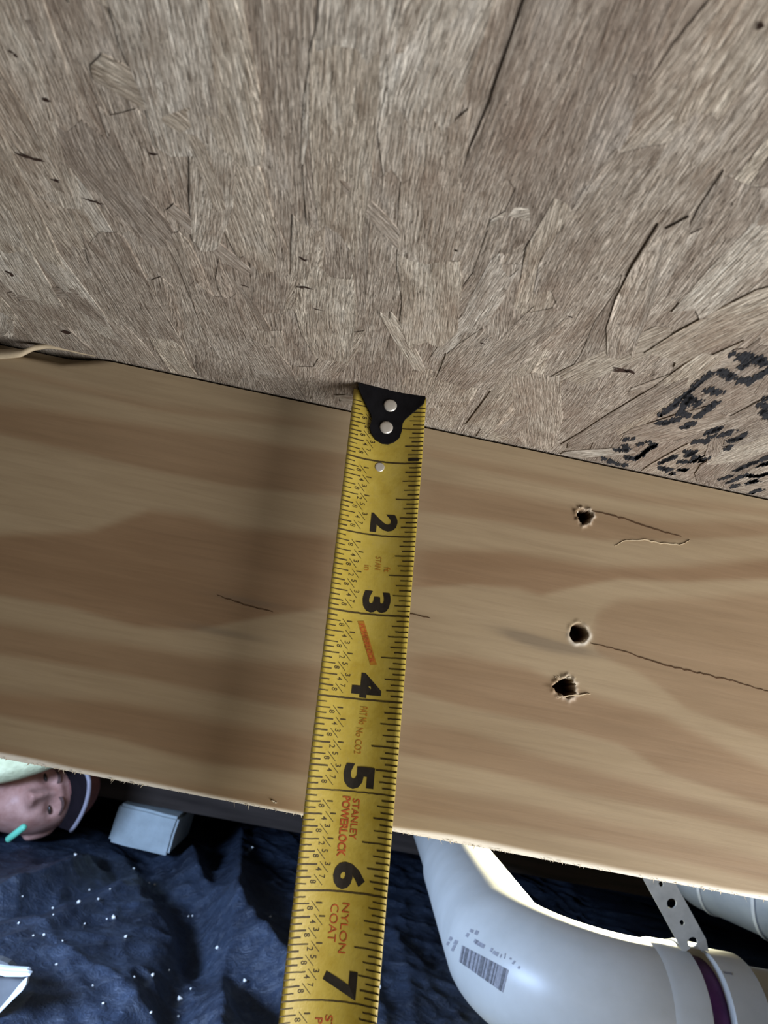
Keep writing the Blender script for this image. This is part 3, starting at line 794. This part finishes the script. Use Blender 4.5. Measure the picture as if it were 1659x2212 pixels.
printed('worn_lettering', [dash(1010,2020,6,9),dash(1019,2011,8,7),dash(1030,2015,7,10),dash(1037,2040,22,9),dash(1029,2034,10,8),dash(1062,2052,5,9),dash(1068,2058,6,8),dash(1074,2061,5,9),dash(1082,2065,3,8),
        dash(1091,2065,2,12,10),dash(1103,2071,4,4),dash(1110,2079,4,9,40),dash(1121,2090,4,6),dash(974,2028,7,9),dash(985,2036,8,10),dash(980,2048,6,14),dash(968,2038,5,8),dash(950,2024,8,7)], M_GREYLAB, .0003)
# marks on the coupling
CB = EB
def on_tube(x, th, r_): return (x, PY-r_*math.cos(th), PZ+r_*math.sin(th))
V, Fs = [], []
for (x0_, x1_, t0_, t1_) in [(.011,.018,.10,.13),(.011,.019,.03,.08),(.012,.019,-.05,.01),(.024,.026,-.1,.12),(.002,.009,1.02,1.06)]:
    k0 = len(V)
    for i in range(5):
        for j in range(5): V.append(on_tube(XC0+x0_+(x1_-x0_)*i/4, t0_+(t1_-t0_)*j/4, .0523))
    Fs += [tuple(x_+k0 for x_ in f_) for f_ in grid_faces(5, 5)]
tag(put(mesh_obj('worn_lettering', V, Fs, M_GREYLAB), coupling), kind='stuff')

# ------------------------------------------------------------------ perforated hanger strap
M_STRAP = plain('strap_plastic', (.40, .40, .37), .55, .3, .15, 90)
XG = (XH1+XC0)/2
s_top = ony(1425, 1905, PY-.02); s_bot = np.array([XG-.004, PY-.012, PZ+.0545])
up = s_top-s_bot; up = up/np.linalg.norm(up)
L0 = (0.0-s_bot[2])/up[2]
pathS = [tuple(s_bot+up*(L0*(1-k/20))) for k in range(21)]
for k in range(1, 15):
    th = math.pi/2-math.pi*k/14*1.15
    pathS.append((XG, PY+.0540*math.cos(th), PZ+.0540*math.sin(th)))
pathS = [Vector(p) for p in pathS]
cum = [0.0]
for a, b in zip(pathS[:-1], pathS[1:]): cum.append(cum[-1]+(b-a).length)
def strap_at(t):
    t = max(0, min(cum[-1]-1e-6, t)); i = max(k for k in range(len(cum)) if cum[k] <= t); i = min(i, len(pathS)-2)
    f_ = (t-cum[i])/(cum[i+1]-cum[i]); return pathS[i].lerp(pathS[i+1], f_), (pathS[i+1]-pathS[i]).normalized()
def strap_frame(t):
    p, d = strap_at(t); w_ = Vector((1, 0, 0)); w_ = (w_-d*w_.dot(d)).normalized(); n_ = d.cross(w_).normalized(); return p, d, w_, n_
V, Fs = [], []
pitch_, hwS = .0172, .0108
big_at = L0-.006                                   # a large hole sits right above the pipe
nc = int(cum[-1]/pitch_)
t_start = (big_at-pitch_/2) % pitch_
for cidx in range(-1, nc+1):
    t0 = t_start+cidx*pitch_; t1 = t0+pitch_; tc = (t0+t1)/2
    if t0 < 0 or t1 > cum[-1]: continue
    bigh = round((tc-big_at)/pitch_) % 2 == 0
    hr = .0040 if bigh else .0021
    outer, inner = [], []
    for k in range(16):
        th = 2*math.pi*k/16; c_, s_ = math.cos(th), math.sin(th); mx = max(abs(c_), abs(s_))
        outer.append((c_/mx*hwS, s_/mx*pitch_/2))
        rr = hr*(1.0 if bigh else (0.75+.35*abs(math.sin(th)))); inner.append((c_*rr, s_*rr))
    k0 = len(V)
    for thick in (0, .0012):
        for ring in (outer, inner):
            for (a, b) in ring:
                p, d, w_, n_ = strap_frame(tc+b); V.append(p+w_*a+n_*(thick-.0006))
    for k in range(16):
        q = (k+1) % 16
        Fs += [(k0+k, k0+q, k0+16+q, k0+16+k), (k0+32+k, k0+48+k, k0+48+q, k0+32+q), (k0+16+k, k0+16+q, k0+48+q, k0+48+k)]
        if abs(outer[k][0]) > hwS*.99 and abs(outer[q][0]) > hwS*.99: Fs.append((k0+k, k0+32+k, k0+32+q, k0+q))
strap = mesh_obj('hanger_strap', V, Fs, M_STRAP)
tag(strap, 'pale perforated hanger strap looped around the drain pipe', 'strap')

# ------------------------------------------------------------------ grey duct beyond, at the right edge
m = Mat('grey_duct', .4, .5); v = m.coord('Object'); m.base(m.ramp(m.noise(v, 30, 5), [(.3, (.17, .20, .25)), (.7, (.24, .28, .33))])); M_DUCT = m.m
A = Vector(CAM+ray(1535, 1868)*.95); B = Vector(CAM+ray(1760, 1955)*.84); dd = (B-A).normalized()
duct = empty('grey_pipe', A); tag(duct, 'blue-grey plastic pipe with ribbed collars behind the joist at right', 'pipe')
path, rad = [], []
for k in range(9):
    th = math.pi/2*k/8; path.append(A+dd*(-.055*math.cos(th))); rad.append(.060*math.sin(th)+.0005)
path += [A+dd*.03, A+dd*.26]; rad += [.060, .060]
o = mesh_obj('tube', *sweep(path, rad, 48), M_DUCT); auto_smooth(o, 40); put(o, duct)
M_DL = plain('duct_collar', (.42, .46, .52), .3, .5)
for t in (.012, .085):
    o = mesh_obj('collar', *sweep([A+dd*t, A+dd*(t+.001), A+dd*(t+.005), A+dd*(t+.006)], [.0600, .0622, .0622, .0600], 48), M_DL); auto_smooth(o, 40); put(o, duct)

# ------------------------------------------------------------------ white carton at the lower left
M_CARD = plain('white_card', (.58, .60, .59), .6, .3, .06, 40); M_CARD_SHADED = plain('shaded_card', (.09, .09, .09), .7, .2, .15, 30)  # dark grey paints in the shade on the white carton's panels
CY_ = .56
carton = empty('paper_carton', ony(-60, 2190, CY_)); tag(carton, 'crumpled white paper carton with folded lip lying on the plastic', 'carton')
def slab(name, pts, y0, th, mat):
    n = len(pts); V = [ony(x, y, y0+(q[0] if q else 0)) for x, y, *q in pts]; V += [p+np.array([0, th, 0]) for p in V]
    Fs = [tuple(range(n-1, -1, -1)), tuple(range(n, 2*n))]+[(i, (i+1) % n, (i+1) % n+n, i+n) for i in range(n)]
    return put(mesh_obj(name, V, Fs, mat), carton)
slab('front_panel', [(-160,2098),(0,2106),(58,2108),(38,2140),(0,2182),(-60,2235),(-160,2270)], CY_+.004, .008, M_CARD_SHADED)
slab('lip', [(-160,2080),(0,2089),(12,2091),(58,2094),(62,2097),(62,2101),(40,2101),(0,2098),(-160,2092)], CY_-.001, .006, M_CARD)
slab('lip', [(-160,2092),(0,2097),(15,2099),(60,2101.5),(65.5,2104),(64,2108),(48,2110),(10,2109.5),(3,2107),(-160,2101)], CY_-.006, .006, M_CARD)
slab('side_fold', [(60,2109),(57,2120),(56,2127),(48,2140),(30,2157),(0,2187),(-40,2222),(-45,2218),(0,2178),(22,2152),(40,2129),(50,2118)], CY_-.004, .006, M_CARD)
slab('back_panel', [(-160,2040),(0,2074),(16,2081),(29,2093),(-160,2093)], CY_+.028, .01, M_CARD_SHADED)

# ------------------------------------------------------------------ the other worker, lying on one side beyond the joist
M_SKIN = Mat('skin', .5, .35); v = M_SKIN.coord('Object'); M_SKIN.base(M_SKIN.ramp(M_SKIN.noise(v, 45, 5), [(.3, (.36, .17, .13)), (.7, (.56, .32, .26))])); M_SKIN = M_SKIN.m
HP = Vector(CAM+ray(80, 1722)*1.22)
ZL = Vector((math.cos(R(20)), .58, math.sin(R(25)))).normalized()
fw = (Vector(CAM)+Vector((.0, 0, .03))-HP).normalized(); YL = -(fw-ZL*fw.dot(ZL)).normalized(); XL = YL.cross(ZL).normalized()
MH = Matrix(((XL.x, YL.x, ZL.x, HP.x), (XL.y, YL.y, ZL.y, HP.y), (XL.z, YL.z, ZL.z, HP.z), (0, 0, 0, 1))) @ Matrix.Scale(.82, 4)
def face_y(x, y, z):
    f_ = max(0.0, -y/.098)
    if f_ <= 0: return y
    g = lambda a, s_: math.exp(-(a/s_)**2)
    k = f_**.5
    ax = abs(x)
    if -.05 < z < .03:
        t = (.024-z)/.050; pr = .006+.030*max(0, min(1, t)) if z > -.028 else max(0, .036*(1-(-.028-z)/.013))
        y -= pr*g(x, .0085+.0055*max(0, min(1, t)))*k
        y -= .009*g(ax-.013, .007)*g(z+.028, .008)*k
    y += .017*g(ax-.031, .017)*g(z-.012, .012)*k
    y -= .009*g(z-.033, .009)*g(x, .055)*k
    y -= .007*g(ax-.044, .02)*g(z+.028, .022)*k
    y -= .007*g(x, .024)*g(z+.064, .010)*k; y += .006*g(x, .026)*g(z+.064, .0028)*k
    y -= .010*g(x, .020)*g(z+.100, .015)*k
    return y
Vh, Fh = [], []
nu_, nv_ = 120, 90
for i in range(nu_):
    for j in range(nv_):
        ph = -math.pi/2+math.pi*j/(nv_-1); th = 2*math.pi*i/nu_
        x, y, z = .076*math.cos(ph)*math.cos(th), .098*math.cos(ph)*math.sin(th), .118*math.sin(ph)
        if z < 0: x *= 1-.30*(-z/.118)**1.5; y *= 1-.12*(-z/.118)
        Vh.append(MH @ Vector((x, face_y(x, y, z), z)))
Fh = grid_faces(nu_, nv_, True)
for sx in (-1, 1):                                    # ears
    k0 = len(Vh)
    for i in range(16):
        for j in range(9):
            ph = -math.pi/2+math.pi*j/8; th = 2*math.pi*i/16
            Vh.append(MH @ Vector((sx*.077+.010*math.cos(ph)*math.cos(th), .012+.018*math.cos(ph)*math.sin(th), -.004+.032*math.sin(ph))))
    Fh += [tuple(q+k0 for q in f_) for f_ in grid_faces(16, 9, True)]
def skin_mesh(verts, edges, radii, root=0, sub=2):
    me = bpy.data.meshes.new('s'); me.from_pydata([tuple(p) for p in verts], edges, []); o = bpy.data.objects.new('s', me); COL.objects.link(o)
    md = o.modifiers.new('k', 'SKIN'); md.use_smooth_shade = True
    for i, r_ in enumerate(radii):
        sv = me.skin_vertices[0].data[i]; sv.radius = (r_, r_) if not isinstance(r_, tuple) else r_; sv.use_root = (i == root)
    sm_ = o.modifiers.new('b', 'SUBSURF'); sm_.levels = sub; sm_.render_levels = sub
    dg = bpy.context.evaluated_depsgraph_get(); dg.update()
    m2 = bpy.data.meshes.new_from_object(o.evaluated_get(dg)); vs = [v_.co.copy() for v_ in m2.vertices]; fs = [tuple(p_.vertices) for p_ in m2.polygons]
    bpy.data.objects.remove(o); bpy.data.meshes.remove(m2); return vs, fs
hx, hy, hz = HP
NB = MH @ Vector((0, .030, -.085)); NB2 = MH @ Vector((0, .040, -.150))
gz0 = GZ
CH = Vector((NB2.x-.14, NB2.y-.02, gz0+.20)); PV = Vector((CH.x-.42, CH.y-.08, gz0+.17)); AB = (CH+PV)/2
SHU = CH+Vector((.05, -.06, .095)); SHD = CH+Vector((.03, -.03, -.10))
EU = Vector(CAM+ray(-40, 1655)*1.13); WU = Vector(CAM+ray(215, 1566)*1.13); HU = WU+(WU-EU).normalized()*.09
ED = Vector((SHD.x-.22, SHD.y-.16, gz0+.07)); WD = Vector((ED.x-.20, ED.y-.05, gz0+.07)); HD = WD+(WD-ED).normalized()*.08
HIu, HId = PV+Vector((-.03, 0, .07)), PV+Vector((-.03, 0, -.06))
KU, KD = Vector((PV.x-.30, PV.y-.28, gz0+.20)), Vector((PV.x-.26, PV.y-.30, gz0+.08))
AU, AD = Vector((PV.x-.33, PV.y+.10, gz0+.15)), Vector((PV.x-.36, PV.y+.14, gz0+.07)); TU_, TD_ = AU+Vector((-.05, -.14, .0)), AD+Vector((-.04, -.15, -.01))
SK = [PV, AB, CH, NB2, NB, SHU, EU, WU, HU, SHD, ED, WD, HD, HIu, KU, AU, TU_, HId, KD, AD, TD_]
SE = [(0, 1), (1, 2), (2, 3), (3, 4), (2, 5), (5, 6), (6, 7), (7, 8), (2, 9), (9, 10), (10, 11), (11, 12), (0, 13), (13, 14), (14, 15), (15, 16), (0, 17), (17, 18), (18, 19), (19, 20)]
SR = [.13, .12, .13, .062, .055, .06, .040, .028, .030, .06, .042, .028, .030, .085, .055, .036, .034, .085, .055, .036, .034]
vs, fs = skin_mesh(SK, SE, SR)
def finger_chains(hand, wrist, up_):
    d = (hand-wrist).normalized(); side = d.cross(up_).normalized(); out = []
    for q, (off, ln) in enumerate([(-.027, .062), (-.009, .072), (.009, .076), (.027, .068)]):
        b0 = hand-d*.01+side*off*.8; b1 = hand+d*.035+side*off; n_ = d.cross(side)
        out.append(skin_mesh([b0, b1, b1+(d*.8+n_*.5)*ln*.5, b1+(d*.9+n_*1.3)*ln*.8], [(0, 1), (1, 2), (2, 3)], [.010, .0092, .0085, .0075], 0, 1))
    out.append(skin_mesh([hand-d*.035-side*.015, hand-d*.005-side*.045, hand+d*.030-side*.055], [(0, 1), (1, 2)], [.012, .0105, .0085], 0, 1))
    return out
AV, AF = list(Vh), list(Fh)
for (a, b) in [(vs, fs)]+finger_chains(HU, WU, Vector((0, 0, 1)))+finger_chains(HD, WD, Vector((0, 0, 1))):
    k0 = len(AV); AV += a; AF += [tuple(q+k0 for q in f_) for f_ in b]
tmp = mesh_obj('tmp', AV, AF)
md = tmp.modifiers.new('r', 'REMESH'); md.mode = 'VOXEL'; md.voxel_size = .0042; md.use_smooth_shade = True
dg = bpy.context.evaluated_depsgraph_get(); dg.update()
me = bpy.data.meshes.new_from_object(tmp.evaluated_get(dg)); bpy.data.objects.remove(tmp)
person = empty('person', (PV.x, PV.y, gz0)); tag(person, 'person lying sideways on the ground in a cap and yellow sleeves', 'person')
me.name = 'body'; me.materials.clear(); me.materials.append(M_SKIN); body = bpy.data.objects.new('body', me); COL.objects.link(body); put(body, person)
me.polygons.foreach_set('use_smooth', [True]*len(me.polygons))
def wear(name, pts, edges, rads, mat, root=0):
    a, b = skin_mesh(pts, edges, rads, root); return put(mesh_obj(name, a, b, mat, smooth=True), person)
M_HIVIS = plain('yellow_fabric', (.86, .86, .50), .75, .2, .25, 35, .004); M_SHIRT = plain('blue_grey_fabric', (.20, .24, .30), .8, .2, .25, 30, .004); M_TROUS = plain('dark_trousers', (.03, .035, .05), .85, .1, .3, 30, .004)
wear('shirt', [PV, AB, CH, NB2+(CH-NB2)*.25, SHU, SHD], [(0, 1), (1, 2), (2, 3), (2, 4), (2, 5)], [.142, .135, .145, .078, .075, .075], M_SHIRT)
wear('sleeve', [SHU, EU, WU-(WU-EU)*.12], [(0, 1), (1, 2)], [.078, .058, .042], M_HIVIS)
wear('sleeve', [SHD, ED, WD-(WD-ED)*.12], [(0, 1), (1, 2)], [.078, .058, .042], M_HIVIS)
wear('trousers', [PV, HIu, KU, AU, HId, KD, AD], [(0, 1), (1, 2), (2, 3), (0, 4), (4, 5), (5, 6)], [.145, .098, .070, .052, .098, .070, .052], M_TROUS)
def local(name, V, Fs, mat, smooth=True, par=None):
    return put(mesh_obj(name, [MH @ Vector(p) for p in V], Fs, mat, smooth=smooth), par or body)
M_HAIR = plain('dark_hair', (.028, .020, .017), .7, .2, .4, 300); M_BROW = plain('eyebrow', (.12, .07, .06), .8, .1, .4, 400); M_EYE = plain('eye_white', (.55, .5, .47), .25, .5); M_EYE_SHADE = plain('eye_shade', (.03, .02, .015), .2, .5)  # eyes dark all over, painting in the shade of their sockets
for sx in (-1, 1):
    for nm, r_, dy_, mt in (('eye', .0115, -.0745, M_EYE_SHADE),):
        V = [];
        for i in range(14):
            for j in range(9):
                ph = -math.pi/2+math.pi*j/8; th = 2*math.pi*i/14
                V.append((sx*.032+r_*math.cos(ph)*math.cos(th), dy_+r_*.8*math.cos(ph)*math.sin(th), .010+r_*.36*math.sin(ph)))
        local(nm, V, grid_faces(14, 9, True), mt)
    V, Fs = [], []
    for k in range(9):                                  # eyebrow
        t = k/8; x = sx*(.014+.036*t); z = .030+.006*math.sin(math.pi*t)-.003*t; w = .0030*(1-.5*t)
        y = face_y(x, -.098*math.sqrt(max(.01, 1-(x/.076)**2-(z/.118)**2)), z)
        V += [(x, y-.0028, z-w), (x, y-.0034, z+w), (x, y+.004, z+w), (x, y+.004, z-w)]
    for k in range(8):
        for q in range(4): Fs.append((4*k+q, 4*k+(q+1) % 4, 4*k+4+(q+1) % 4, 4*k+4+q))
    Fs += [(0, 1, 2, 3), (35, 34, 33, 32)]
    local('eyebrow', V, Fs, M_BROW, False)
# cap
M_CAP = plain('red_cap', (.19, .075, .062), .8, .2, .25, 60); M_BRIM = plain('shaded_brim', (.008, .005, .007), .85, .15, .3, 60); M_BEDGE = plain('brim_edge', (.26, .24, .27), .7, .3)  # brim near black, the shade on its underside put into its colour
V = []
for i in range(48):
    for j in range(14):
        th = 2*math.pi*i/48; ph = R(20)+R(70)*j/13
        V.append((.085*math.cos(ph)*math.cos(th)*1.02, .107*math.cos(ph)*math.sin(th)*1.02, .010+.122*math.sin(ph)))
Fs = grid_faces(48, 14, True); kk = len(V)
V += [(x*.955, y*.955, z*.97) for x, y, z in V]; Fs += [tuple(q+kk for q in reversed(f_)) for f_ in Fs]
Fs += [((i+1) % 48*14, i*14, i*14+kk, (i+1) % 48*14+kk) for i in range(48)]
cap = local('cap', V, Fs, M_CAP, par=person)
V, Fs = [], []; nb_ = 25; nr_ = 8
for top in (0, 1):
    for i in range(nb_):
        t = -1+2*i/(nb_-1); th = math.pi*1.5+t*R(68)
        x0, y0 = .080*math.cos(th), .100*math.sin(th)
        x1, y1 = .088*t*1.0, -.100-.075*math.sqrt(max(0, 1-t*t*.92))+.03*abs(t)
        for j in range(nr_):
            s_ = j/(nr_-1); x = x0+(x1-x0)*s_; y = y0+(y1-y0)*s_
            V.append((x, y, .052+.022*s_-.030*(x/.085)**2+(.0035 if top else 0)))
n1_ = nb_*nr_; fsg = grid_faces(nb_, nr_)
Fs = [tuple(reversed(f_)) for f_ in fsg]+[tuple(q+n1_ for q in f_) for f_ in fsg]
brim = local('brim', V, Fs, M_BRIM, par=cap)
edge = [MH @ Vector(V[i*nr_+nr_-1]) + (MH.to_3x3() @ Vector((0, 0, .0018))) for i in range(nb_)]
put(mesh_obj('brim_edge', *sweep(edge, [.0036]*nb_, 10), M_BEDGE, smooth=True), cap)

# mint green stick by the chin
g0, g1 = Vector(CAM+ray(14, 1816)*1.095), Vector(CAM+ray(56, 1783)*1.095)
d_ = (g1-g0).normalized()
stick = mesh_obj('green_stick', *sweep([g0, g0+d_*.002, g0+d_*.004, g1-d_*.004, g1-d_*.002, g1], [.002, .0045, .0055, .0055, .0045, .002], 16), plain('mint_plastic', (.14, .55, .37), .4, .4), smooth=True)
tag(stick, "short mint green plastic stick beside the person's chin", 'stick')
